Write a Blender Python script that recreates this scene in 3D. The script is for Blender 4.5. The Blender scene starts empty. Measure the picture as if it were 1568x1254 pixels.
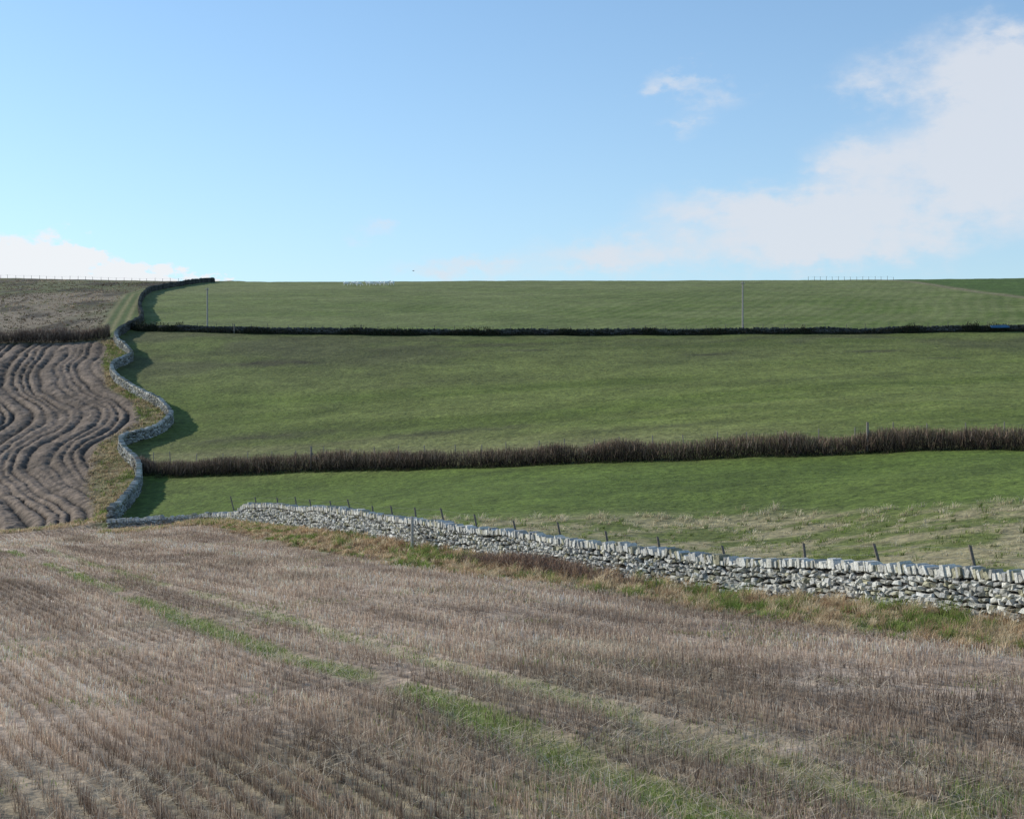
import bpy, numpy as np, math
from mathutils import Vector
rng=np.random.default_rng(7)
scene=bpy.context.scene
# ------------------------------------------------------------------ terrain heights
# profile lines from image pixel rows at estimated distances, running away from the viewpoint: tangent of bearing -> (distance m, slope gradient seen from eye level)
def rowgrad(l): return [(d,(627-r)/2178.0) for d,r in l]
LFT=rowgrad([(15.5,1254),(28,1050),(44,950),(68,880),(95,840),(125,815),(165,700),(200,612),(250,525),(300,484),(400,444),(480,427),(560,432),(700,470),(1000,560)])
RGT=rowgrad([(15.5,1254),(22.5,1100),(33,1005),(41,950),(50,880),(72,775),(90,722),(110,687),(150,618),(200,552),(240,508),(300,472),(400,442),(480,427),(540,429),(700,470),(1000,560)])
LINES={-.6125:LFT,-.36:LFT,
 -.2222:rowgrad([(15.5,1254),(27,1050),(42,950),(65,880),(90,840),(118,800),(148,727),(170,672),(200,603),(255,512),(300,482),(400,446),(500,432),(560,433),(700,470),(1000,560)]),
 0.0:rowgrad([(15.5,1254),(22,1100),(32,1000),(40,950),(52,900),(70,853),(85,809),(105,760),(133,712),(160,653),(200,580),(250,513),(300,482),(400,446),(500,431),(560,432),(700,470),(1000,560)]),
 .191:rowgrad([(15.5,1254),(22,1100),(32,1005),(42,950),(53,908),(62,868),(80,800),(100,738),(120,697),(160,620),(200,562),(245,511),(300,479),(400,445),(490,430),(550,431.5),(700,470),(1000,560)]),
 .36:RGT,.6042:RGT}
P=[(t*d,d,g*d) for t,l in LINES.items() for d,g in l]
for x in (-8,0,8): P+= [(x,2,-2.0),(x,8,-3.5)]
P=np.array(P)
def warp(X,Y): return np.stack([X/(Y+20)*1.5,np.log(Y+20)],-1)
W=warp(P[:,0],P[:,1]); V=P[:,2]/(P[:,1]+20)
def K(r2): return 0.5*r2*np.log(r2+1e-12)
n=len(P); r2=((W[:,None]-W[None])**2).sum(-1)
A=np.zeros((n+3,n+3)); A[:n,:n]=K(r2)+np.eye(n)*1e-5
A[:n,n]=1;A[:n,n+1:]=W;A[n,:n]=1;A[n+1:,:n]=W.T
sol=np.linalg.solve(A,np.concatenate([V,[0,0,0]]))
def h(X,Y):
    X=np.asarray(X,float);Y=np.asarray(Y,float);s=X.shape
    X=X.ravel();Y=Y.ravel();o=np.empty(len(X))
    for i in range(0,len(X),20000):
        w=warp(X[i:i+20000],Y[i:i+20000])
        d=((w[:,None]-W[None])**2).sum(-1)
        o[i:i+20000]=(K(d)@sol[:n]+sol[n]+w@sol[n+1:])*(Y[i:i+20000]+20)
    return o.reshape(s)
# ------------------------------------------------------------------ noise
TAB=rng.random((256,256))
def vn(x,y):
    xi=np.floor(x).astype(int);yi=np.floor(y).astype(int);fx=x-xi;fy=y-yi
    fx=fx*fx*(3-2*fx);fy=fy*fy*(3-2*fy)
    a=TAB[xi&255,yi&255];b=TAB[(xi+1)&255,yi&255];c=TAB[xi&255,(yi+1)&255];d=TAB[(xi+1)&255,(yi+1)&255]
    return (a*(1-fx)+b*fx)*(1-fy)+(c*(1-fx)+d*fx)*fy
def fbm(x,y,o=4):
    s=0;a=.5;t=0
    for i in range(o):
        s=s+a*vn(x*2**i+17.3*i,y*2**i+5.1*i);t+=a;a*=.5
    return s/t
def sg(x): return 1/(1+np.exp(-np.clip(x,-30,30)))
def ss(a,b,x):
    t=np.clip((x-a)/(b-a),0,1);return t*t*(3-2*t)
# ------------------------------------------------------------------ plan (metres)
LW=np.array([(-101.6,485.3),(-102.2,459.9),(-100.6,426.4),(-100.6,399.2),(-97.3,377.3),(-87.6,334.2),(-79.9,305.2),(-71.7,276.8),(-70.8,262.0),(-70.4,251.7),(-66.8,240.9),(-60.5,228.0),(-61.0,223.6),(-61.6,217.9),(-58.5,209.3),(-53.0,199.5),(-47.2,190.6),(-43.0,180.9),(-42.8,174.6),(-44.4,170.1),(-46.2,167.3),(-44.2,161.2),(-39.8,151.9),(-37.0,141.0),(-35.8,132.6),(-34.6,122.2)])
NW=np.array([(-34.3,121.2),(-29.3,119.4),(-25.2,118.4),(-20.0,111.3),(-11.3,93.3),(-4.8,77.5),(-0.1,69.3),(3.3,62.0),(5.8,58.0),(8.0,54.5),(10.0,51.0),(11.4,48.1),(12.7,45.3),(14.8,41.0),(16.1,38.3),(20.5,29.5),(26,18)])
HE=np.array([(-39.7,151.5),(-36.6,149.5),(-20,143.5),(0,133),(17.8,122),(30.1,116),(39.6,110),(47,101),(60,90)])
TW=np.array([(-70.9,264),(-53.6,257),(-33,254),(0,250),(39.9,246),(68.4,242),(86.4,240),(112,236),(150,232)])
LH=np.array([(-150,249),(-110,249),(-89.5,249),(-78,249),(-70.8,250.5)])
PB=np.array([(-35.8,123),(-38.7,133),(-43.5,147),(-47.8,163),(-48.6,169),(-47.3,181),(-50.9,193),(-58.9,207),(-65,227),(-68,240),(-72,248)])
TA=np.array([(2.9,12),(2.25,15.5),(1.33,17.5),(.58,19.3),(-.9,23.3),(-2.9,28),(-4.95,31.3),(-9.95,43),(-20.4,67),(-34.2,95),(-48,122)])
TB=np.array([(5.6,12),(4.5,15.9),(3.16,18.8),(2.13,21.5),(.42,25.5),(-2.05,31),(-8.6,46),(-18.2,67),(-31.4,95),(-45,122)])
def smooth(p,it=2):
    p=np.asarray(p,float)
    for _ in range(it):
        q=[p[0]]
        for a,b in zip(p[:-1],p[1:]): q+=[a*.75+b*.25,a*.25+b*.75]
        q.append(p[-1]);p=np.array(q)
    return p
LWs,NWs,HEs,TWs,LHs,TA,TB=[smooth(p) for p in (LW,NW,HE,TW,LH,TA,TB)]
def xof(path,Y):
    p=path[np.argsort(path[:,1])];return np.interp(Y,p[:,1],p[:,0])
def yof(path,X):
    p=path[np.argsort(path[:,0])];return np.interp(X,p[:,0],p[:,1])
XLW=lambda Y:xof(LWs,Y)
XNW=lambda Y:xof(NWs,Y)
XPB=lambda Y:xof(PB,Y)
YTW=lambda X:yof(TWs,X)
YHE=lambda X:yof(HEs,X)
XSB=lambda X,Y:XNW(Y)-np.interp(Y,[40,60,85,108,118],[6.2,6.4,5.2,3.0,1.2])+2.2*(fbm(X*.25+13,Y*.25,3)-.5)   # edge of the sown ground
FY=np.array([122,131,140,149,160,170,178,186,195,204,222,237,252]);FX=np.array([-37.8,-40,-45,-49.5,-54,-56,-55.5,-56.5,-61.5,-68.3,-75,-77,-79.7])
def furx(Y):
    o=0
    for d in (-5,-2.5,0,2.5,5): o=o+np.interp(Y+d,FY,FX)
    return o/5
def furrow(X,Y):
    """ridge profile 0..1 (0 = furrow bottom) with passes of uneven depth"""
    u0=X-furx(Y)*1.0+4.6*fbm(X*.05+3,Y*.03,3)+.9*fbm(X*.4,Y*.12,3)
    ph=u0/1.6+.35*np.sin(u0*.9);k=np.floor(ph);r=TAB[(k.astype(int)*37)&255,7]
    depth=.3+.7*r
    fade=.45+.55*ss(.32,.6,fbm(X*.12+70,Y*.06,3))
    rid=np.abs(np.sin(np.pi*ph))**.7
    rid2=np.abs(np.sin(np.pi*u0/.78+1.))
    return 1-(1-rid)*depth*fade-(1-rid2)*.22*(1.2-fade), fade
def inplough(X,Y): 
    return sg((XPB(Y)-X+1.2*(fbm(X*.3,Y*.2,3)-.5))/.25)*sg((Y-124.5-.6*np.sin(X*.4))/.4)*sg((248-Y)/.5)
def ground_z(X,Y,detail=True):
    z=h(X,Y)
    pl=inplough(X,Y)
    rid,fd=furrow(X,Y)
    z=z+pl*((rid-.8)*.58+(fbm(X*1.7,Y*1.7,3)-.5)*.30+(fbm(X*.5+9,Y*.4,2)-.5)*.25)
    stub=(X<XNW(Y))&(Y<124)
    z=z+np.where(stub,(fbm(X*.6,Y*.6,3)-.5)*.10,(fbm(X*.15,Y*.15,3)-.5)*.35*np.clip((Y-20)/60,0,1))
    for T in (TA,TB):
        d=np.abs(X-xof(T,Y))*.9
        z=z-.07*np.exp(-(d/.35)**2)*np.where(Y<123,1,0)
    d=X-XLW(Y)
    z=z+np.where(Y>122,.5*sg(-d/.5)*np.exp(np.clip(d,-9,0)/4),0)
    return z
# ------------------------------------------------------------------ mesh helper
def build(name,verts,faces,col=None,mat=None,smooth_=False,parent=None):
    verts=np.ascontiguousarray(verts,dtype=np.float32);faces=np.asarray(faces)
    me=bpy.data.meshes.new(name)
    nf,k=faces.shape
    me.vertices.add(len(verts));me.vertices.foreach_set('co',verts.ravel())
    me.loops.add(nf*k);me.loops.foreach_set('vertex_index',faces.ravel().astype(np.int32))
    me.polygons.add(nf);me.polygons.foreach_set('loop_start',(np.arange(nf)*k).astype(np.int32))
    me.polygons.foreach_set('loop_total',np.full(nf,k,np.int32))
    me.polygons.foreach_set('use_smooth',np.full(nf,smooth_))
    me.update(calc_edges=True)
    if col is not None:
        a=me.attributes.new('Col','FLOAT_COLOR','POINT')
        c=np.ones((len(verts),4),np.float32);c[:,:3]=col;a.data.foreach_set('color',c.ravel())
    if mat: me.materials.append(mat)
    o=bpy.data.objects.new(name,me);scene.collection.objects.link(o)
    if parent: o.parent=parent
    return o
# ------------------------------------------------------------------ materials
def N(nt,t,**k):
    x=nt.nodes.new(t)
    for a,b in k.items(): setattr(x,a,b)
    return x
def plantmat(name,trans=.3,rough=.8):
    m=bpy.data.materials.new(name);m.use_nodes=True;nt=m.node_tree;nt.nodes.clear()
    at=N(nt,'ShaderNodeAttribute',attribute_name='Col')
    d=N(nt,'ShaderNodeBsdfPrincipled');d.inputs['Roughness'].default_value=rough;d.inputs['Specular IOR Level'].default_value=.15
    t=N(nt,'ShaderNodeBsdfTranslucent');mx=N(nt,'ShaderNodeMixShader');mx.inputs[0].default_value=trans
    o=N(nt,'ShaderNodeOutputMaterial');L=nt.links.new
    L(at.outputs['Color'],d.inputs['Base Color']);L(at.outputs['Color'],t.inputs[0]);L(d.outputs[0],mx.inputs[1]);L(t.outputs[0],mx.inputs[2]);L(mx.outputs[0],o.inputs[0])
    return m
def attrmat(name,scale,lo,hi,bump=.3,rough=.9,bscale=None):
    m=bpy.data.materials.new(name);m.use_nodes=True;nt=m.node_tree
    b=nt.nodes['Principled BSDF'];b.inputs['Roughness'].default_value=rough;b.inputs['Specular IOR Level'].default_value=.12
    at=N(nt,'ShaderNodeAttribute',attribute_name='Col');g=N(nt,'ShaderNodeNewGeometry')
    n1=N(nt,'ShaderNodeTexNoise');n1.inputs['Scale'].default_value=scale;n1.inputs['Detail'].default_value=8;n1.inputs['Roughness'].default_value=.7
    mr=N(nt,'ShaderNodeMapRange');mr.inputs[1].default_value=.3;mr.inputs[2].default_value=.7;mr.inputs[3].default_value=lo;mr.inputs[4].default_value=hi
    vm=N(nt,'ShaderNodeVectorMath',operation='SCALE');L=nt.links.new
    L(g.outputs['Position'],n1.inputs['Vector']);L(n1.outputs[0],mr.inputs[0]);L(at.outputs['Color'],vm.inputs[0]);L(mr.outputs[0],vm.inputs['Scale']);L(vm.outputs[0],b.inputs['Base Color'])
    n2=N(nt,'ShaderNodeTexNoise');n2.inputs['Scale'].default_value=bscale or scale*2;n2.inputs['Detail'].default_value=6
    bp=N(nt,'ShaderNodeBump');bp.inputs['Strength'].default_value=1;bp.inputs['Distance'].default_value=bump
    L(g.outputs['Position'],n2.inputs['Vector']);L(n2.outputs[0],bp.inputs['Height']);L(bp.outputs[0],b.inputs['Normal'])
    return m
M_ground=attrmat('ground_soil_and_turf',1.3,.50,1.50,bump=.16,bscale=2.2)
M_stone=attrmat('dry_stone',9,.65,1.3,bump=.03,bscale=14)
M_wood=attrmat('weathered_wood',12,.7,1.25,bump=.005)
M_plant=plantmat('grass_blades',.35)
M_straw=plantmat('straw_stalks',.25)
M_twig=plantmat('bare_twigs',.05)
# ------------------------------------------------------------------ ground sheet
ug=np.concatenate([np.linspace(-1.5,-.45,70,endpoint=False),np.linspace(-.45,.45,620,endpoint=False),np.linspace(.45,1.5,70)])
yg=np.exp(np.concatenate([np.linspace(math.log(2),math.log(30),120,endpoint=False),np.linspace(math.log(30),math.log(118),220,endpoint=False),np.linspace(math.log(118),math.log(260),330,endpoint=False),np.linspace(math.log(260),math.log(1500),220)]))-1
U,Y=np.meshgrid(ug,yg); X=U*(Y+6)
Z=ground_z(X,Y)
def C(*c): return np.array(c,float)
def mix(a,b,t): return a*(1-t[...,None])+b*t[...,None]
def groundcol(X,Y):
    f1=fbm(X*.05,Y*.05,4);f2=fbm(X*.02+9,Y*.12+3,4);f3=fbm(X*.5,Y*.5,3)
    green=mix(C(.106,.138,.027),C(.150,.175,.046),ss(.3,.7,f2))
    low=sg((YHE(X)-Y)/1.0)
    green=mix(green,C(.084,.124,.022),low*.75)
    up=sg((Y-YTW(X))/.6)
    midb=(1-up)*ss(195,226,Y)
    green=mix(green,C(.092,.098,.037),midb*(.35+.6*ss(.4,.6,f1)))
    foot=(1-low)*ss(34,3,Y-YHE(X))
    green=mix(green,C(.19,.175,.08),foot*(.35+.55*ss(.35,.65,f2)))
    st=.5+.5*np.sin((X*.92-Y*.30+7*fbm(X*.02,Y*.02,2))*2*np.pi/2.9)
    gup=mix(C(.108,.146,.032),C(.18,.20,.072),ss(.3,.7,f1)*.5+st*.42)
    gup=mix(gup,C(.20,.21,.09),ss(310,460,Y)*.45)
    green=mix(green,gup,up)
    far=sg((X-128)/1.0)*sg((Y-300)/5)
    green=mix(green,C(.065,.115,.025),far*.8)
    green=mix(green,C(.24,.20,.12),np.exp(-((X-126.5-1.5*np.sin(Y*.03))/2.0)**2)*sg((Y-280)/5)*.8)
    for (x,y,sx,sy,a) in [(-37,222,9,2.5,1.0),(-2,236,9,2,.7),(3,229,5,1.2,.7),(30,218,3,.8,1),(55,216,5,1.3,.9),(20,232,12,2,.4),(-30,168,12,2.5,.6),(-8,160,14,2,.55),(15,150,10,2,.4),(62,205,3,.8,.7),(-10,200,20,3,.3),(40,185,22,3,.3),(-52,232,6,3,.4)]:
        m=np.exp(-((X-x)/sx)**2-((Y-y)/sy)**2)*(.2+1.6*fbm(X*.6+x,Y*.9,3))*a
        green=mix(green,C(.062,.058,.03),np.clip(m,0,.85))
    green=green*(.70+.60*fbm(X*.13+20,Y*.22,5))[...,None]*(.85+.30*fbm(X*.6+9,Y*.45,3))[...,None]
    ry=np.interp(X,[-20,-6,0,8.5,16,26,40],[108,94,91,87,84,73,60])
    rough=sg((ry-Y)/1.2)*sg((X-XNW(Y))/.5)
    green=mix(green,mix(C(.12,.14,.04),C(.27,.235,.13),ss(.35,.65,fbm(X*.35+3,Y*.5,3))),rough)
    col=green
    s=.9*X+.44*Y
    rows=.5+.5*np.sin(s*2*np.pi/.6)
    soil=mix(C(.25,.185,.135),C(.47,.37,.285),ss(.3,.7,fbm(s*.9,(Y*.9-.44*X)*.06,4)))
    soil=mix(soil,C(.19,.14,.10),rows*.45)
    soil=mix(soil,C(.17,.15,.08),ss(.58,.78,fbm(X*.12+40,Y*.12,4))*.6)
    stub=sg((XNW(Y)-1.0-X)/.5)*sg((124.3-Y)/.6)
    trk=0
    for T,kk in ((TA,1.),(TB,.5)):
        d=np.abs(X-xof(T,Y))*.9
        trk=np.maximum(trk,np.exp(-(d/.45)**4)*kk)
    nearT=ss(56,44,Y)
    trk=trk*ss(.34,.56,fbm(X*.3+7,Y*.2,3)+.17*nearT)
    soil=mix(soil,C(.15,.19,.055),trk*.9)
    wide=np.exp(-((X-xof(TA,Y)-2.5)/3.2)**2)*ss(23,15,Y)
    soil=mix(soil,C(.15,.18,.055),wide*ss(.40,.58,f3)*.8)
    col=mix(col,soil,stub)
    foot=sg((X-XSB(X,Y))/.4)*sg((XNW(Y)-X)/.3)*sg((122-Y)/1)
    col=mix(col,mix(C(.12,.15,.045),C(.26,.20,.12),ss(.38,.66,fbm(X*.5,Y*.5,3))),np.clip(foot,0,1))
    left=sg((XLW(Y)-X)/.3)*sg((Y-124.3)/.6)
    verge=mix(C(.12,.125,.045),C(.25,.20,.11),ss(.35,.65,fbm(X*.4,Y*.25,4)))
    rid,fd=furrow(X,Y)
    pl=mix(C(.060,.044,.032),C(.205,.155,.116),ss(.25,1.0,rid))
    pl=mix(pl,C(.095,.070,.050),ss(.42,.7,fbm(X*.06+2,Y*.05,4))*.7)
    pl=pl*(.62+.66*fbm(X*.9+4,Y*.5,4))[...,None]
    lb=mix(C(.10,.085,.05),C(.24,.19,.13),ss(.35,.62,fbm(X*.09,Y*.03,5)))
    lb=mix(lb,C(.11,.13,.045),ss(.45,.65,fbm(X*.03+5,Y*.012+8,3))*.7)
    lb=mix(lb,C(.05,.042,.03),ss(.50,.64,fbm(X*.16+50,Y*.05,4))*.8)
    gx=np.interp(Y,[250,262,380,480],[-75,-76.5,-104,-112])
    st2=.5+.5*np.sin((X-gx)*2*np.pi/2.2)
    lb=mix(lb,mix(C(.075,.11,.03),C(.22,.20,.09),st2**2),sg((X-gx)/.6))
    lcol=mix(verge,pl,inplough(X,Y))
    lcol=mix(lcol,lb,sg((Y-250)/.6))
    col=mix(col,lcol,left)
    return col
G=groundcol(X,Y)
G=G*(.78+.44*fbm(X*.9+3,Y*.9,4))[...,None]
ny,nx=X.shape
idx=np.arange(ny*nx).reshape(ny,nx)
quads=np.stack([idx[:-1,:-1],idx[:-1,1:],idx[1:,1:],idx[1:,:-1]],-1).reshape(-1,4)
co=np.stack([X,Y,Z],-1).reshape(-1,3);colf=G.reshape(-1,3)
cx=co[quads].mean(1);qx,qy=cx[:,0],cx[:,1]
zone=np.zeros(len(quads),int)
zone[(qy<124.3)&(qx<XNW(qy))]=1
zone[(qy>=124.3)&(qy<248.5)&(qx<XPB(qy))]=2
zone[(qy>=124.3)&(zone!=2)&(qx<XLW(qy))]=3
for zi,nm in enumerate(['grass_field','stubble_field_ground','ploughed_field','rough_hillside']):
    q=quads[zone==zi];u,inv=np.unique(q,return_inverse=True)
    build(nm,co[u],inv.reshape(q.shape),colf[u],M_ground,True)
# ------------------------------------------------------------------ stone walls
class Path:
    def __init__(s,p):
        s.p=np.asarray(p);d=np.linalg.norm(np.diff(s.p,axis=0),axis=1);s.s=np.concatenate([[0],np.cumsum(d)]);s.L=s.s[-1]
    def at(s,t): return np.interp(t,s.s,s.p[:,0]),np.interp(t,s.s,s.p[:,1])
    def tan(s,t):
        a=s.at(t-.4);b=s.at(t+.4);dx=b[0]-a[0];dy=b[1]-a[1];l=np.hypot(dx,dy)+1e-9;return dx/l,dy/l
def stones(c,t,nrm,hl,hh,hd,rot,jit,col):
    """pillowed irregular stones; c centre, t along, nrm outward; half length/height/depth"""
    m=len(c);up=np.tile([0,0,1.],(m,1))
    cr,sr=np.cos(rot)[:,None],np.sin(rot)[:,None]
    a=t*cr+up*sr;b=-t*sr+up*cr
    base=np.array([(-1,-1),(1,-1),(1,1),(-1,1)],float)
    V=np.empty((m,12,3))
    jj=rng.normal(0,1,(m,4,2))*jit
    for li,(dep,sc) in enumerate(((-1,.95),(.5,1.0),(1,.68))):
        for k in range(4):
            ja=base[k,0]*sc*(1+jj[:,k,0]);jb=base[k,1]*sc*(1+jj[:,k,1])
            V[:,li*4+k]=c+a*(ja*hl)[:,None]+b*(jb*hh)[:,None]+nrm*(dep*hd*(1+.18*rng.normal(size=m)*(li==2)))[:,None]
    f=[]
    for l in (0,4):
        for k in range(4):
            k2=(k+1)%4;f.append((l+k,l+k2,l+4+k2,l+4+k))
    f.append((8,9,10,11));f.append((3,2,1,0))
    Fc=(np.arange(m)[:,None,None]*12+np.array(f)[None]).reshape(-1,4)
    return V.reshape(-1,3),Fc,np.repeat(col,12,axis=0)
def join(parts):
    v=[];f=[];c=[];o=0
    for a,b,d in parts: v.append(a);f.append(b+o);c.append(d);o+=len(a)
    return np.concatenate(v),np.concatenate(f),np.concatenate(c)
def stonecol(m,lo,hi):
    v=rng.random(m)**.9*(hi-lo)+lo
    w=rng.random(m)
    c=np.stack([v*(1.0+.02*w),v*(.995),v*(.95-.08*w)],-1)
    k=rng.random(m)<.14;c[k]*=np.array([.68,.66,.52])
    return c
def h2(x,y): return ground_z(np.asarray(x,float),np.asarray(y,float))
one=lambda x,y:np.ones_like(x)
def wall(name,path,H=1.05,cop=.26,sl=.27,sh=.15,lo=.22,hi=.5,wb=.36,wt=.22,hf=one,cf=one,rj=.12,jit=.13):
    pa=Path(path);parts=[]
    nc=max(3,int(round(H/sh)))
    for side in (-1,1):
        for i in range(nc):
            k=int(pa.L/sl*1.3)+5
            le=rng.uniform(.45,1.7,k)*sl;e=np.cumsum(le)-rng.random()*sl
            ok=(e-le/2>0)&(e<pa.L);le=le[ok];mid=e[ok]-le/2
            x,y=pa.at(mid);tx,ty=pa.tan(mid);nxn,nyn=-ty*side,tx*side
            hs=hf(x,y)
            zc=((i+.5)*H/nc+rng.normal(0,.028,len(mid))+.05*np.sin(mid*.7+i)+.03*np.sin(mid*1.9+2*i))*hs
            off=wb+(wt-wb)*(zc/H);d=.16
            c=np.stack([x+nxn*(off-d*.8),y+nyn*(off-d*.8),h2(x,y)+zc-.04],-1)
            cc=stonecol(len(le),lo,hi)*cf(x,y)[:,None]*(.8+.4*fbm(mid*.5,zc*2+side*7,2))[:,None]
            parts.append(stones(c,np.stack([tx,ty,0*tx],-1),np.stack([nxn,nyn,0*tx+.05],-1),le*.47,hs*H/nc*.5*rng.uniform(.62,1.3,len(le)),np.full(len(le),d)*rng.uniform(.75,1.2,len(le)),rng.normal(0,rj,len(le)),jit,cc))
    th=.12*(sl/.24);k=int(pa.L/th)+2
    le=rng.uniform(.5,1.7,k)*th;e=np.cumsum(le);ok=(e<pa.L)&(rng.random(k)>.04);le=le[ok];mid=e[ok]-le/2
    x,y=pa.at(mid);tx,ty=pa.tan(mid)
    hh=cop*.5*rng.uniform(.6,1.35,len(le))
    zz=H*hf(x,y)+hh-.05+.04*np.sin(mid*.6)
    c=np.stack([x,y,h2(x,y)+zz],-1)
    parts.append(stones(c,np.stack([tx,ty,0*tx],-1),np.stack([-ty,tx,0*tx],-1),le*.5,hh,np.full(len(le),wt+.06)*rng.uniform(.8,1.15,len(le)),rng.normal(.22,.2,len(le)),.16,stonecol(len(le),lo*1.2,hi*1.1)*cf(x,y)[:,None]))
    s=np.arange(0,pa.L,.5);x,y=pa.at(s);tx,ty=pa.tan(s);z=h2(x,y);m=len(s);q=[];HH=H*hf(x,y)
    for sd,w,top in ((-1,wb-.14,0),(-1,wt-.10,1),(1,wt-.10,1),(1,wb-.14,0)):
        q.append(np.stack([x-ty*sd*w,y+tx*sd*w,z+(HH if top else -.3)],-1))
    v=np.stack(q,1).reshape(-1,3);ii=np.arange(m-1)*4;f=[]
    for a,b in ((0,1),(1,2),(2,3)): f.append(np.stack([ii+a,ii+b,ii+4+b,ii+4+a],-1))
    f=np.concatenate(f);parts.append((v,f,np.tile([.035,.032,.028],(len(v),1))))
    v,f,c=join(parts);return build(name,v,f,c,M_stone)
wall('dry_stone_wall',NWs,H=1.12,cop=.27,sl=.235,sh=.135,lo=.26,hi=.60,hf=lambda x,y:(1-.66*ss(111.5,115,y))*(1+.2*ss(60,100,y)),rj=.2,jit=.2)
wall('dry_stone_wall',LWs,H=1.12,cop=.26,sl=.34,sh=.2,lo=.17,hi=.46,wb=.32,wt=.2,cf=lambda x,y:(1-.72*ss(245,262,y))*(.7+.6*vn(y*.35,y*0+5)),hf=lambda x,y:.86+.28*vn(y*.3,y*0+3),rj=.2,jit=.2)  # cf darkens stone colour on the upper stretch, painting in its shaded face
wall('dry_stone_wall',TWs,H=.85,cop=.25,sl=.42,sh=.22,lo=.035,hi=.13,hf=lambda x,y:.85+.3*vn(x*.15,y*0+2.))  # very dark stone range paints in the shade on this wall's near side
# ------------------------------------------------------------------ blades & stalks
def blades(p,hh,w,ld,lean,fa,c,tip=1.15,base=.6):
    m=len(p);side=np.stack([np.cos(fa),np.sin(fa),0*fa],-1)*(w/2)[:,None]
    lv=np.stack([np.cos(ld),np.sin(ld),0*ld],-1)
    up=np.array([0,0,1.])
    mid=p+up*(hh*.6)[:,None]+lv*(hh*lean*.35)[:,None]
    tp=p+up*(hh*(1-.35*lean))[:,None]+lv*(hh*lean)[:,None]
    V=np.stack([p-side,p+side,mid+side*.8,mid-side*.8,tp],1).reshape(-1,3)
    i=np.arange(m)*5
    f=np.concatenate([np.stack([i,i+1,i+2],-1),np.stack([i,i+2,i+3],-1),np.stack([i+3,i+2,i+4],-1)])
    cc=np.stack([c*base,c*base,c,c,c*tip],1).reshape(-1,3)
    return V,f,cc
def stalks(p,hh,w,ld,lean,fa,c,base=.7):
    m=len(p);side=np.stack([np.cos(fa),np.sin(fa),0*fa],-1)*(w/2)[:,None]
    lv=np.stack([np.cos(ld)*lean,np.sin(ld)*lean,np.sqrt(np.clip(1-lean**2,0,1))],-1)
    tp=p+lv*hh[:,None]
    V=np.stack([p-side,p+side,tp+side*.7,tp-side*.7],1).reshape(-1,3)
    i=np.arange(m)*4
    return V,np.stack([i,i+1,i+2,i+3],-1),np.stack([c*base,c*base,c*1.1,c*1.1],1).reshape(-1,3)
def pal(cols,m,var=.2,pw=None):
    cols=np.array(cols);k=rng.choice(len(cols),m,p=pw)
    return cols[k]*rng.uniform(1-var,1+var,(m,1))
def sample_field(nn,y0,y1,e,um=.47):
    q=rng.random(nn);a=2-e
    D=(y0**a+q*(y1**a-y0**a))**(1/a)
    return rng.uniform(-um,um,nn)*(D+2),D
def widef(sx,sy): return np.exp(-((sx-xof(TA,sy)-2.5)/3.2)**2)*ss(23,15,sy)*ss(.40,.58,fbm(sx*.5,sy*.5,3))
sx,sy=sample_field(640000,9,124,1.35)
s=.9*sx+.44*sy;l_=.9*sy-.44*sx;rs=.34
ri=np.round(s/rs)
s2=ri*rs+rng.normal(0,.04,len(s))+.05*np.sin(l_*.8)
l2=np.round(l_/.13)*.13+rng.normal(0,.028,len(s));l2=np.where(sy<50,l2,l_)
sx=.9*s2-.44*l2;sy=.44*s2+.9*l2;nr=.9**2+.44**2;sx/=nr;sy/=nr
ok=(sx<XSB(sx,sy))&(sy<124)&(sy>8)
da=np.abs(sx-xof(TA,sy))*.9;db=np.abs(sx-xof(TB,sy))*.9
tw=np.where(sy<55,.42,.30)
ok&=(np.minimum(da,db+.12)>tw+.2*rng.random(len(sx)))|(rng.random(len(sx))<.12)
thin=fbm(sx*.35+11,sy*.35,3)
clump=vn(ri*3.7,np.round(l_/.13)*5.3)
ok&=rng.random(len(sx))<(ss(.22,.45,thin)*.85+.15)*np.where(sy<50,ss(.1,.5,clump),1)
ok&=rng.random(len(sx))>widef(sx,sy)*.92
sx,sy,ri=sx[ok],sy[ok],ri[ok];m=len(sx)
p=np.stack([sx,sy,ground_z(sx,sy)-.01],-1)
lowf=fbm(sx*.15,sy*.15,4);st=(.9*sx+.44*sy);lq=(.9*sy-.44*sx);lf2=fbm(st*.8,lq*.05,3);cl2=vn(ri*2.3+9,np.round(lq/.13)*3.1);rowv=vn(ri*1.7+3.1,lq*.12)
c=pal([(.62,.475,.345),(.48,.35,.255),(.29,.195,.14),(.74,.61,.48),(.43,.335,.265)],m,.25,[.29,.25,.19,.13,.14])
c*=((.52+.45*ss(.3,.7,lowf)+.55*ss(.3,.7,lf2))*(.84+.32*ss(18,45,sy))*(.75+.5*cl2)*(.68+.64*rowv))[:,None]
c=np.minimum(c,.85)
hh=rng.uniform(.08,.24,m)*(.8+.5*fbm(sx*.3,sy*.3+8,2));w=.0075*np.maximum(1,(sy/20))**.7
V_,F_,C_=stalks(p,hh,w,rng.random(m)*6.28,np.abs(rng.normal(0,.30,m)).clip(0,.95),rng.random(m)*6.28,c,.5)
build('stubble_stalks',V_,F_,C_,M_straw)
sx,sy=sample_field(100000,9,60,1.4);ok=(sx<XSB(sx,sy));sx,sy=sx[ok],sy[ok]
ok=rng.random(len(sx))<ss(.45,.65,fbm(sx*.5+31,sy*.5,3))+.10+.6*np.exp(-(np.abs(np.abs(sx-xof(TA,sy)-.9)-1.6)/.4)**2)+.35*np.exp(-((sx-xof(TA,sy)-2.5)/3.2)**2)*ss(23,15,sy);sx,sy=sx[ok],sy[ok];m=len(sx)
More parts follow.
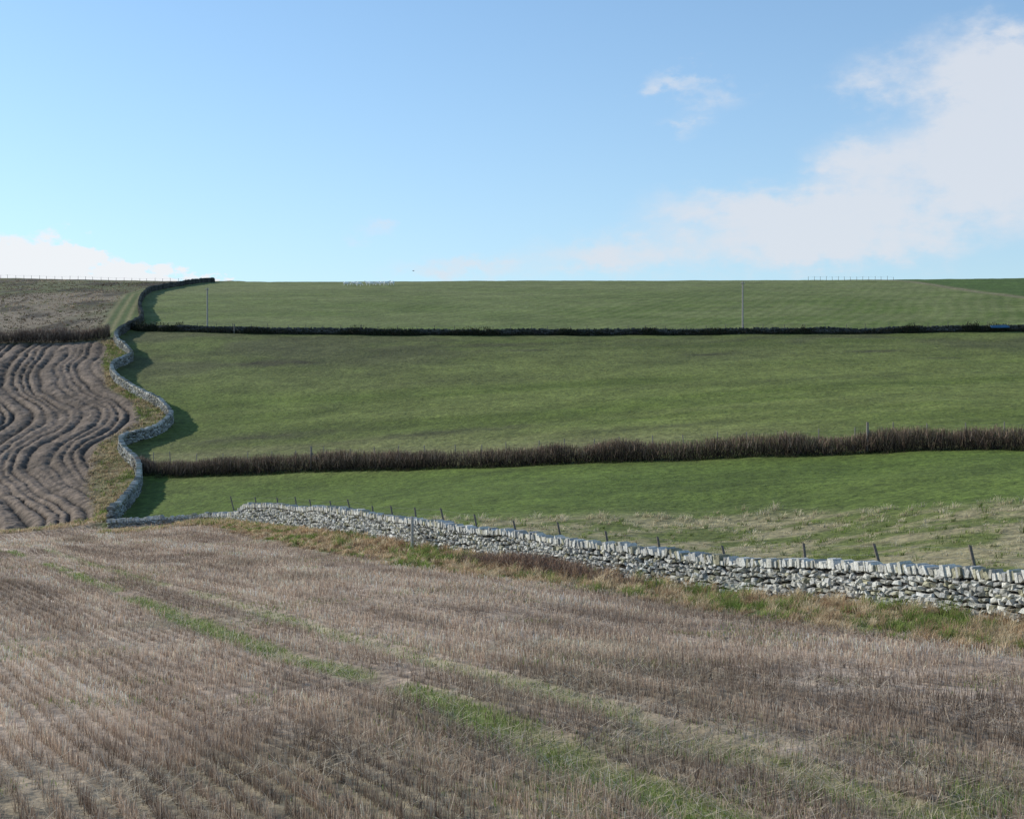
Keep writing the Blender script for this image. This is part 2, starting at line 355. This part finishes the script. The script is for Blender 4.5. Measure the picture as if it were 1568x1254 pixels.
p=np.stack([sx,sy,ground_z(sx,sy)+rng.uniform(.005,.12,m)],-1)
V_,F_,C_=stalks(p,rng.uniform(.1,.35,m),.006*np.maximum(1,(sy/18))**.7,rng.random(m)*6.28,rng.uniform(.9,1,m),rng.random(m)*6.28,pal([(.70,.59,.44),(.57,.47,.35)],m,.2),1)
build('loose_straw',V_,F_,C_,M_straw)
sx,sy=sample_field(620000,9,110,1.4);ok=(sx<XSB(sx,sy));sx,sy=sx[ok],sy[ok]
da=np.abs(sx-xof(TA,sy))*.9;db=np.abs(sx-xof(TB,sy))*.9
nearT=ss(56,44,sy)
tn=ss(.34,.56,fbm(sx*.3+7,sy*.2,3)+.17*nearT)
pr=(np.exp(-(da/.45)**4)+.45*np.exp(-(db/.38)**4))*tn*.95+widef(sx,sy)*.85+ss(.6,.75,fbm(sx*.3+60,sy*.3,4))*.35
ok=rng.random(len(sx))<pr;sx,sy=sx[ok],sy[ok];m=len(sx)
p=np.stack([sx,sy,ground_z(sx,sy)-.01],-1)
V_,F_,C_=blades(p,rng.uniform(.05,.16,m),.009*np.maximum(1,(sy/18))**.8,rng.random(m)*6.28,rng.uniform(.1,.9,m),rng.random(m)*6.28,pal([(.18,.26,.06),(.25,.31,.09),(.13,.19,.04),(.42,.38,.21)],m,.25))
build('track_grass',V_,F_,C_,M_plant)
def tufts(cx,cy,rad,nb,hgt,wid,pal_t,var=.2,base=.5):
    M=len(cx);k=np.repeat(np.arange(M),nb);m=len(k)
    an=rng.random(m)*6.28;rr=np.abs(rng.normal(0,.5,m))*rad[k]
    x=cx[k]+np.cos(an)*rr;y=cy[k]+np.sin(an)*rr
    p=np.stack([x,y,ground_z(x,y)-.03],-1)
    H=hgt[k]*rng.uniform(.45,1.15,m)*(1-.3*np.clip(rr/rad[k],0,1.5))
    ld=np.where(rng.random(m)<.35,rng.normal(-.3,.5,m),an)
    return blades(p,H,wid[k]*rng.uniform(.6,1.3,m),ld,rng.uniform(.15,.95,m),rng.random(m)*6.28,pal_t[k]*rng.uniform(1-var,1+var,(m,1)),1.2,base)
TAN=[(.58,.44,.27),(.50,.36,.22),(.66,.54,.36),(.34,.22,.13)];GRN=[(.19,.26,.06),(.26,.32,.09),(.14,.19,.05)]
parts=[]
# unsown verge at the foot of the near wall
M=8500;y=14+rng.random(M)**1.25*101;xa=XSB(y*0,y);xb=XNW(y)-.45;q=rng.random(M)
x=xa+(xb-xa)*(q*1.08-.08)
ok=np.abs(x)<.47*(y+3);x,y,q=x[ok],y[ok],q[ok];M=len(x)
tanp=fbm(x*.7+3,y*.5,3)
ct=np.where((rng.random(M)<ss(.36,.60,tanp)*.78+.17)[:,None],pal(TAN,M,.3),pal(GRN,M,.3))
big=rng.random(M)<.26
hg=rng.uniform(.10,.28,M)+np.where(big,rng.uniform(.2,.58,M),0)*(.6+.4*q)
hg*=1-.35*ss(85,105,y)
parts.append(tufts(x,y,rng.uniform(.12,.34,M)*np.where(big,1.4,1),36,hg,np.full(M,.013)*np.maximum(1,y/40),ct,base=.3))
M=5600;x=rng.uniform(-22,45,M);y=rng.uniform(30,112,M)
ry=np.interp(x,[-20,-6,0,8.5,16,26,40],[108,94,91,87,84,73,60])
ok=(x>XNW(y)+.7)&(y<ry+rng.normal(0,.8,M))&(x<y*.45);x,y,ry=x[ok],y[ok],ry[ok];M=len(x)
edge=ss(9,0,ry-y)
ct=np.where((rng.random(M)<(.2+.65*edge+.3*ss(.4,.6,fbm(x*.3,y*.5,3))))[:,None],pal([(.60,.52,.35),(.52,.45,.28),(.68,.60,.42)],M),pal(GRN,M))
parts.append(tufts(x,y,rng.uniform(.2,.6,M),20,rng.uniform(.15,.42,M)*(1+.6*edge),np.full(M,.02)*np.maximum(1,y/60),ct,base=.4))
M=3000;y=rng.uniform(123,250,M);a=XPB(y);b=XLW(y);x=a+(b-a)*rng.uniform(-.1,.95,M)
ct=np.where((rng.random(M)<.3+.6*ss(.35,.6,fbm(x*.3,y*.12,3)))[:,None],pal([(.46,.37,.22),(.52,.42,.27),(.28,.21,.13)],M),pal(GRN,M)*.9)
parts.append(tufts(x,y,rng.uniform(.3,.8,M),9,rng.uniform(.15,.55,M),np.full(M,.06),ct))
M=1300;x=rng.uniform(-52,-15,M);y=np.where(x<-34,124.2+rng.normal(0,.7,M),yof(NWs,x)-rng.uniform(.5,3.0,M))
y=np.where((x<-28)&(x>-34),y-2.,y)
ct=pal(TAN[:3]+GRN[:1],M)
parts.append(tufts(x,y,rng.uniform(.3,.8,M),14,rng.uniform(.2,.5,M)+.25*ss(-29,-26,x)*ss(-19,-23,x),np.full(M,.035),ct))
# rough hillside, upper left
M=5200;y=rng.uniform(252,470,M);x=rng.uniform(-.42,-.2,M)*y;gx=np.interp(y,[250,262,380,480],[-75,-76.5,-104,-112]);ok=x<gx;x,y=x[ok],y[ok];M=len(x)
dk=(.55+.9*ss(.3,.65,fbm(x*.08+5,y*.03,3)))[:,None]
ct=pal([(.28,.22,.155),(.19,.14,.10),(.33,.26,.19),(.12,.09,.06),(.15,.16,.07)],M)*dk
parts.append(tufts(x,y,rng.uniform(.4,1.1,M),6,rng.uniform(.15,.5,M),np.full(M,.16),ct))
# tufty pasture
M=26000;y=rng.uniform(88,252,M);x=rng.uniform(-.33,.42,M)*y
ok=(x>XLW(np.maximum(y,122))+1)&(x>XNW(y)+2)&(y<YTW(x)-1.5)&(np.abs(y-YHE(x))>1.5)
den=fbm(x*.1+4,y*.14,4);ok&=rng.random(M)<.25+.75*ss(.4,.6,den);x,y=x[ok],y[ok];M=len(x)
lowp=(y<YHE(x))
ct=pal([(.135,.165,.04),(.175,.20,.06),(.12,.15,.035),(.24,.23,.11)],M,.15);ct=np.where(lowp[:,None],ct*np.array([.74,.86,.7]),ct)
parts.append(tufts(x,y,rng.uniform(.3,1.1,M),4,rng.uniform(.03,.10,M),np.full(M,.0007)*y,ct,base=.95))
hp=Path(HEs);M=1300;t=rng.random(M)*hp.L;x,y=hp.at(t);tx,ty=hp.tan(t);sd=np.where(rng.random(M)<.55,1,-1);o_=rng.uniform(.5,1.5,M)
x=x+ty*o_*sd;y=y-tx*o_*sd
ct=np.where((sd>0)[:,None],pal([(.07,.08,.03),(.05,.07,.022),(.09,.08,.045)],M),pal([(.34,.27,.17),(.24,.20,.11)],M))  # near-side tufts coloured dark to paint the hedge's shadow along its foot
parts.append(tufts(x,y,rng.uniform(.3,.7,M),14,rng.uniform(.2,.55,M),np.full(M,.035),ct))
v,f,c=join(parts);build('grass_tussocks',v,f,c,M_plant)
# ------------------------------------------------------------------ hedges of bare twigs
def hedge(path,H,wdt,nn,wid,colr):
    pa=Path(path);t=rng.uniform(0,pa.L,nn)
    bush=vn(t*.45,t*0+8.3);keep=rng.random(nn)<.30+.95*bush;t=t[keep];bush=bush[keep];nn=len(t)
    x,y=pa.at(t);tx,ty=pa.tan(t)
    o_=rng.normal(0,wdt*.45,nn);x=x-ty*o_;y=y+tx*o_
    Hs=H*(.45+.40*bush+.35*fbm(t*1.3,t*0+3.3,3)+.30*fbm(t*.12+5,t*0+6.3,2))*(1-.25*np.abs(o_)/wdt).clip(.3)
    zb=rng.random(nn)**1.2*Hs*.8
    le=np.minimum(rng.uniform(.35,1.0,nn)*H*.5,np.maximum(Hs-zb,.1)+.25*rng.random(nn))
    p=np.stack([x,y,ground_z(x,y)+zb-.05],-1)
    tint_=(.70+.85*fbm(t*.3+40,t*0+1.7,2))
    c=pal(colr,nn,.35)*(tint_*(.18+1.35*(zb/Hs).clip(0,1)))[:,None]  # twig colour darkens toward the base, painting in shade low in the hedge
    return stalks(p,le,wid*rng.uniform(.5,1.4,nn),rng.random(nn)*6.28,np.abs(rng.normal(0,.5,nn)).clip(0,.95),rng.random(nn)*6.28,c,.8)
BR=[(.20,.135,.098),(.14,.092,.070),(.31,.225,.165),(.10,.078,.05)]
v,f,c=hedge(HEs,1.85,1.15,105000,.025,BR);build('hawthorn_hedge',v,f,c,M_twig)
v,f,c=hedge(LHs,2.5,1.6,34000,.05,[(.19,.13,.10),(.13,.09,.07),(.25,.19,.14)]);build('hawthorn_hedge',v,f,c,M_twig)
nn=9000;q=rng.normal(0,1.5,nn);x=.9+q+rng.normal(0,.35,nn);y=62.5-q*1.75+rng.normal(0,.9,nn)
p=np.stack([x,y,ground_z(x,y)+rng.random(nn)*.38*np.exp(-(q/2.4)**2)],-1)
v,f,c=stalks(p,rng.uniform(.15,.55,nn),np.full(nn,.018),rng.random(nn)*6.28,rng.uniform(.3,.98,nn),rng.random(nn)*6.28,pal([(.28,.17,.12),(.20,.13,.09),(.36,.26,.18)],nn,.25));build('bramble_patch',v,f,c,M_twig)
parts=[]
for (bx,bw,bh) in [(-28,5,1.35),(-22,4,1.3),(-18,3,1.2),(-8,4,1.35),(-4,3,1.3),(68,2.5,1.6),(78,1.8,1.7),(82,3,1.4),(24,2,1.2),(50,2,1.2),(-62,3,1.5),(-66,3,1.7),(-68.5,2,1.6),(90,4,1.5),(10,3,1.1),(35,3,1.1),(-45,4,1.1)]:
    by=yof(TWs,bx)-.4;nn=1300
    d=rng.normal(0,1,(nn,3));d/=np.linalg.norm(d,axis=1)[:,None];r=rng.random(nn)**.4
    lump=.6+.8*vn(d[:,0]*2.6+bx+50,d[:,2]*2.2+9)
    x=bx+d[:,0]*r*bw*lump;y=by+d[:,1]*r*.6;z=np.abs(d[:,2])*r*bh*lump
    p=np.stack([x,y,ground_z(x,y)+z-.1],-1)
    parts.append(stalks(p,rng.uniform(.12,.32,nn),np.full(nn,.09),rng.random(nn)*6.28,rng.uniform(0,.9,nn),rng.random(nn)*6.28,pal([(.035,.045,.02),(.045,.05,.025),(.06,.05,.035)],nn,.3)))
tp=Path(TWs);nn=16000;t=rng.uniform(0,tp.L,nn);x,y=tp.at(t);y=y-.35-np.abs(rng.normal(0,.35,nn))
p=np.stack([x,y,ground_z(x,y)+rng.random(nn)*.75*vn(t*.4,t*0)],-1)
parts.append(stalks(p,rng.uniform(.12,.4,nn),np.full(nn,.06),rng.random(nn)*6.28,rng.uniform(0,.9,nn),rng.random(nn)*6.28,pal([(.04,.045,.02),(.06,.045,.03),(.03,.035,.018)],nn,.3)))
v,f,c=join(parts);build('gorse_bushes',v,f,c,M_twig)
# ------------------------------------------------------------------ posts, fences, poles
def tube(a,b,r0,r1,k=8,cap=True,tilt=0):
    a=np.array(a,float);b=np.array(b,float);d=b-a;d/=np.linalg.norm(d)
    u=np.cross(d,[0,1,0.3]);u/=np.linalg.norm(u);w=np.cross(d,u)
    an=np.arange(k)/k*2*np.pi;ring=np.cos(an)[:,None]*u+np.sin(an)[:,None]*w
    top=b+ring*r1+np.outer(np.cos(an),d)*tilt*r1
    V=np.concatenate([a+ring*r0,top,[a],[b+d*(.0)]])
    f=[(i,(i+1)%k,k+(i+1)%k,k+i) for i in range(k)]+[(k+i,k+(i+1)%k,2*k+1,2*k+1) for i in range(k)]
    return V,f
def part(nm,parts,col,root=None):
    vs=[];fs=[];o=0
    for V,f in parts: vs.append(V);fs+=[tuple(dict.fromkeys(i+o for i in q)) for q in f];o+=len(V)
    v=np.concatenate(vs);me=bpy.data.meshes.new(nm);me.from_pydata(v.tolist(),[],fs)
    a=me.attributes.new('Col','FLOAT_COLOR','POINT');cc=np.ones((len(v),4),np.float32);cc[:,:3]=col;a.data.foreach_set('color',cc.ravel());me.materials.append(M_wood)
    ob=bpy.data.objects.new(nm,me);scene.collection.objects.link(ob)
    if root: ob.parent=root
def fence(name,pts,H,r,lean=(0,0),wires=(),var=.05,col=(.20,.17,.14),wr=.004):
    root=bpy.data.objects.new(name,None);scene.collection.objects.link(root);ps=[];tops=[]
    for (x,y) in pts:
        z=float(h2([x],[y])[0]);hh=H*(1+rng.normal(0,.05));lx=lean[0]+rng.normal(0,var);ly=lean[1]+rng.normal(0,var)
        tp=(x+lx*hh,y+ly*hh,z+hh);tops.append((np.array((x,y,z)),np.array(tp)))
        ps.append(tube((x,y,z-.15),tp,r*1.05,r*.92,8,tilt=.6))
    part('posts',ps,col,root)
    ws=[tube(b0+(t0-b0)*wv,b1+(t1-b1)*wv,wr,wr,4) for (b0,t0),(b1,t1) in zip(tops[:-1],tops[1:]) for wv in wires]
    if ws: part('wires',ws,(.22,.22,.22),root)
def along(path,off,s0,s1,step):
    pa=Path(path);t=np.arange(s0,min(s1,pa.L),step);t=t+rng.normal(0,step*.06,len(t));x,y=pa.at(t);tx,ty=pa.tan(t);return list(zip(x+ty*off,y-tx*off))
fence('post_and_wire_fence',along(NWs,-1.3,12,112,4.3),1.85,.055,lean=(-.2,.0),wires=(.35,.6,.78,.95))
fence('post_and_wire_fence',along(HEs,-.9,1,200,3.0),2.05,.045,wires=(.5,.9),col=(.26,.23,.20))
fence('post_and_wire_fence',along(TWs,-.9,1,230,3.4),1.55,.05,wires=(.95,),col=(.16,.14,.12),wr=.008)
fence('post_and_wire_fence',[(x,478+rng.normal(0,.4)) for x in np.arange(-185,-103,2.6)],1.35,.06,wires=(.9,),col=(.12,.10,.09),wr=.01)
fence('post_and_wire_fence',[(x,480-(x-100)*.3) for x in np.arange(100,127,1.9)],1.5,.06,wires=(.9,),col=(.16,.14,.12),wr=.01)
def straining(x,y,H,r,col):
    z=float(h2([x],[y])[0]);part('straining_post',[tube((x,y,z-.2),(x,y,z+H),r,r*.95,10,tilt=.3),tube((x+.05,y,z+H*.75),(x+1.1,y+.5,z+.05),r*.5,r*.5,8)],col)
straining(-5.35,76.3,1.8,.085,(.40,.38,.34))
straining(29.0,116.0,2.5,.11,(.25,.22,.19));straining(-20.2,143.0,2.4,.11,(.25,.22,.19));straining(-50,256.0,1.7,.12,(.2,.18,.15))
def pole(x,y,H):
    z=float(h2([x],[y])[0]);root=bpy.data.objects.new('utility_pole',None);scene.collection.objects.link(root)
    part('shaft',[tube((x,y,z-.4),(x,y,z+H),.16,.12,12,tilt=.2)],(.36,.33,.30),root)
    part('crossarm',[tube((x-.32,y-.16,z+H-.35),(x+.32,y-.16,z+H-.35),.045,.045,6)],(.25,.23,.2),root)
    part('insulators',[tube((x+dx,y-.16,z+H-.33),(x+dx,y-.16,z+H-.1),.05,.03,8) for dx in (-.28,.28)],(.5,.5,.48),root)
pole(-55.6,259.5,8.0);pole(40.1,247.2,8.9)
# ------------------------------------------------------------------ blue plastic sheet by the upper wall
nx_,ny_=26,12;vs=[]
for j in range(ny_):
    for i in range(nx_):
        u=i/(nx_-1);w=j/(ny_-1);x=80.6+u*3.2;y=239.3+w*1.2
        zz=.42*np.sin(np.pi*w)**.5*(.55+.45*np.sin(np.pi*u)**.4)*(.8+.4*vn(np.array(u*6+3),np.array(w*3+1)))
        vs.append((x,y,float(h2([x],[y])[0])+float(zz)+.75))
me=bpy.data.meshes.new('blue_tarpaulin');me.from_pydata(vs,[],[(j*nx_+i,j*nx_+i+1,(j+1)*nx_+i+1,(j+1)*nx_+i) for j in range(ny_-1) for i in range(nx_-1)])
m=bpy.data.materials.new('blue_plastic');m.use_nodes=True;b=m.node_tree.nodes['Principled BSDF'];b.inputs['Roughness'].default_value=.5
nz=N(m.node_tree,'ShaderNodeTexNoise');nz.inputs['Scale'].default_value=3;cr=N(m.node_tree,'ShaderNodeValToRGB');cr.color_ramp.elements[0].color=(.02,.06,.12,1);cr.color_ramp.elements[1].color=(.06,.18,.30,1)
m.node_tree.links.new(nz.outputs[0],cr.inputs[0]);m.node_tree.links.new(cr.outputs[0],b.inputs['Base Color'])
me.materials.append(m);o=bpy.data.objects.new('blue_tarpaulin',me);scene.collection.objects.link(o)
# ------------------------------------------------------------------ sheep
def wool(name,col):
    m=bpy.data.materials.new(name);m.use_nodes=True;b=m.node_tree.nodes['Principled BSDF'];b.inputs['Roughness'].default_value=.95
    nz=N(m.node_tree,'ShaderNodeTexNoise');nz.inputs['Scale'].default_value=14;cr=N(m.node_tree,'ShaderNodeValToRGB')
    cr.color_ramp.elements[0].color=tuple(x*.85 for x in col)+(1,);cr.color_ramp.elements[1].color=tuple(col)+(1,)
    m.node_tree.links.new(nz.outputs[0],cr.inputs[0]);m.node_tree.links.new(cr.outputs[0],b.inputs['Base Color']);return m
WM=wool('fleece',(.88,.85,.78));FM=wool('dark_feathers',(.12,.10,.09))
def skin(name,verts,edges,rad,mat):
    me=bpy.data.meshes.new(name);me.from_pydata(verts,edges,[]);o=bpy.data.objects.new(name,me);scene.collection.objects.link(o)
    md=o.modifiers.new('s','SKIN');sv=me.skin_vertices[0].data
    for i,r in enumerate(rad):
        sv[i].radius=r if isinstance(r,tuple) else (r,r);sv[i].use_root=(i==0)
    o.modifiers.new('b','SUBSURF').levels=1;me.materials.append(mat);return o
def sheep_proto(graze):
    hz=(.25,.18) if graze else (.95,.93)
    hv=[(.62,0,.72 if graze else .82),(.80,0,.48 if graze else .95),(.92,0,hz[0]+.05),(1.05 if not graze else .98,0,hz[1]-.05)]
    V=[(0,0,.62),(-.35,0,.64),(-.5,0,.6),(.35,0,.62)]+hv
    E=[(0,1),(1,2),(0,3),(3,4),(4,5),(5,6),(6,7)];R=[(.31,.30),(.29,.28),(.16,.16),(.27,.26),.17,.11,.09,.06]
    for sx_,back in ((-.36,True),(.34,False)):
        for sy_ in (-.13,.13):
            i=len(V)
            if back: leg=[(sx_+.05,sy_,.42),(sx_-.07,sy_,.24),(sx_-.02,sy_,.03)]
            else: leg=[(sx_,sy_,.42),(sx_+.015,sy_,.24),(sx_,sy_,.03)]
            V+=leg;E+=[(1 if back else 3,i),(i,i+1),(i+1,i+2)];R+=[.075,.04,.035]
    i=len(V);V+=[(-.58,0,.42)];E+=[(2,i)];R+=[.04]
    for sy_ in (-.11,.11):
        i=len(V);V.append((hv[2][0]-.05,sy_*1.3,hv[2][2]+.05));E.append((6,i));R.append(.025)
    return V,E,R
for (x,y,rot,gr) in [(-51.5,441,.2,1),(-49.2,444,3.0,1),(-47.4,440,.4,1),(-44.8,443,2.8,0),(-43.6,441,.1,1),(-42.0,445,3.3,1),(-40.4,442,.3,1),(-38.9,440,.0,0),(-37.4,444,2.7,1)]:
    V_,E_,R_=sheep_proto(gr);o=skin('sheep',V_,E_,R_,WM);o.location=(x,y,float(h2([x],[y])[0]));o.rotation_euler=(0,0,rot);o.scale=(1.4,)*3
bv=[(0,0,0),(.16,0,0),(.26,0,.01),(-.18,0,0),(-.32,0,0),(0,.22,.10),(-.06,.5,.04),(0,-.22,.10),(-.06,-.5,.04)]
bo=skin('flying_bird',bv,[(0,1),(1,2),(0,3),(3,4),(0,5),(5,6),(0,7),(7,8)],[(.06,.06),.05,.02,.04,(.05,.01),(.07,.012),(.02,.006),(.07,.012),(.02,.006)],FM);bo.location=(-20.8,300,29.2);bo.rotation_euler=(0,0,.5)
# ------------------------------------------------------------------ camera, sun, sky
c=bpy.data.cameras.new('camera');c.lens=50;c.sensor_width=36;c.clip_end=6000
cam=bpy.data.objects.new('camera',c);scene.collection.objects.link(cam);cam.rotation_euler=(math.pi/2,0,0);scene.camera=cam
AZ,EL=61,23
a=math.radians(AZ);e=math.radians(EL);v=Vector((-math.sin(a)*math.cos(e),math.cos(a)*math.cos(e),math.sin(e)))
Lm=bpy.data.lights.new('sun','SUN');Lm.energy=5;Lm.angle=math.radians(.5);Lm.color=(1,.94,.83)
lo=bpy.data.objects.new('sun',Lm);scene.collection.objects.link(lo);lo.rotation_euler=(-v).to_track_quat('-Z','Y').to_euler()
w=bpy.data.worlds.new('sky');scene.world=w;w.use_nodes=True;nt=w.node_tree;L=nt.links.new
bg=nt.nodes['Background'];bg.inputs[1].default_value=.1
sk=N(nt,'ShaderNodeTexSky',sky_type='NISHITA');sk.sun_disc=False;sk.sun_elevation=e;sk.sun_rotation=math.radians(-AZ);sk.dust_density=.3;sk.air_density=1.0;sk.ozone_density=2.0
tint=N(nt,'ShaderNodeMix',data_type='RGBA',blend_type='MULTIPLY');tint.inputs[0].default_value=1;tint.inputs[7].default_value=(1.24,1.52,1.70,1)
L(sk.outputs[0],tint.inputs[6])
tc=N(nt,'ShaderNodeTexCoord');sp=N(nt,'ShaderNodeSeparateXYZ');L(tc.outputs['Generated'],sp.inputs[0])
def mth(op,a,b=None,c_=None):
    x=N(nt,'ShaderNodeMath',operation=op)
    for i,q in enumerate((a,b,c_)):
        if q is None: continue
        if isinstance(q,(int,float)): x.inputs[i].default_value=q
        else: L(q,x.inputs[i])
    return x.outputs[0]
az=mth('DEGREES',mth('ARCTAN2',sp.outputs[0],sp.outputs[1]));el=mth('DEGREES',mth('ARCSINE',sp.outputs[2]))
hz=mth('ADD',mth('MULTIPLY',mth('EXPONENT',mth('MULTIPLY',mth('MAXIMUM',el,0.0),-.13)),.66),.06)
hm=N(nt,'ShaderNodeMix',data_type='RGBA');hm.inputs[7].default_value=(5.9,7.3,8.8,1);L(hz,hm.inputs[0]);L(tint.outputs[2],hm.inputs[6])
cv=N(nt,'ShaderNodeCombineXYZ');L(az,cv.inputs[0]);L(mth('MULTIPLY',el,1.7),cv.inputs[1])
def noise(scale,det,off,rough=.6):
    x=N(nt,'ShaderNodeTexNoise');x.inputs['Scale'].default_value=scale;x.inputs['Detail'].default_value=det;x.inputs['Roughness'].default_value=rough
    va=N(nt,'ShaderNodeVectorMath',operation='ADD');va.inputs[1].default_value=off;L(cv.outputs[0],va.inputs[0]);L(va.outputs[0],x.inputs['Vector']);return x.outputs[0]
n1=noise(.24,9,(3,7,1),.62);n2=noise(.8,7,(11,2,5))
azw=mth('ADD',az,mth('MULTIPLY',mth('SUBTRACT',n2,.5),3.4));elw=mth('ADD',el,mth('MULTIPLY',mth('SUBTRACT',n2,.5),2.2))
def blobsum(lst):
    tot=None
    for (ba,be,sa,se,st) in lst:
        dx=mth('DIVIDE',mth('SUBTRACT',azw,ba),sa);dy=mth('DIVIDE',mth('SUBTRACT',elw,be),se)
        q=mth('ADD',mth('MULTIPLY',dx,dx),mth('MULTIPLY',dy,dy))
        g=mth('MULTIPLY',mth('EXPONENT',mth('MULTIPLY',q,-1.0)),st)
        tot=g if tot is None else mth('ADD',tot,g)
    return tot
def cover(tot,lo_,hi_,mxv,nz_):
    den=mth('MULTIPLY',tot,nz_)
    mr=N(nt,'ShaderNodeMapRange',interpolation_type='SMOOTHSTEP');mr.inputs[1].default_value=lo_;mr.inputs[2].default_value=hi_;mr.inputs[4].default_value=mxv;L(den,mr.inputs[0]);return mr.outputs[0]
thinc=cover(blobsum([(18.2,13.2,3.0,1.5,.9),(19.4,11.6,3.2,2.0,.8),(18.0,9.6,4.0,1.7,1.0),(14.4,12.7,1.8,1.0,.75),(13.2,9.8,1.8,.8,.7),(16.5,7.4,5.5,1.4,.95),(9.3,8.0,4.2,.9,.95),(6.4,12.9,1.3,.6,.75),(8.4,12.2,1.4,.6,.5),(6.8,11.2,1.2,.5,.6),(12.0,6.4,5.5,1.0,.95),(4.3,6.2,4,.8,.85),(-2.2,5.6,3,.5,.9),(-5.7,7.1,1.2,.5,.7),(35,8,9,4,1.1),(60,12,12,3,1),(-55,10,9,3,.8)]),.14,1.15,.84,mth('ADD',mth('MULTIPLY',n1,2.6),-.40))
cum=cover(blobsum([(-20.5,5.2,2.4,1.25,1.6),(-17.6,5.2,1.6,1.4,1.7),(-14.0,4.9,1.8,.75,1.5),(-11.4,4.7,1.6,.45,1.1),(-38,6,9,2.6,1.2)]),.40,.74,.93,mth('ADD',mth('MULTIPLY',n1,1.2),.25))
mx=N(nt,'ShaderNodeMix',data_type='RGBA');mx.inputs[7].default_value=(7.4,7.7,8.3,1);L(thinc,mx.inputs[0]);L(hm.outputs[2],mx.inputs[6])
mx2=N(nt,'ShaderNodeMix',data_type='RGBA');mx2.inputs[7].default_value=(8.8,8.95,9.2,1);L(cum,mx2.inputs[0]);L(mx.outputs[2],mx2.inputs[6]);L(mx2.outputs[2],bg.inputs[0])
scene.view_settings.view_transform='Standard';scene.view_settings.look='None';scene.view_settings.exposure=0
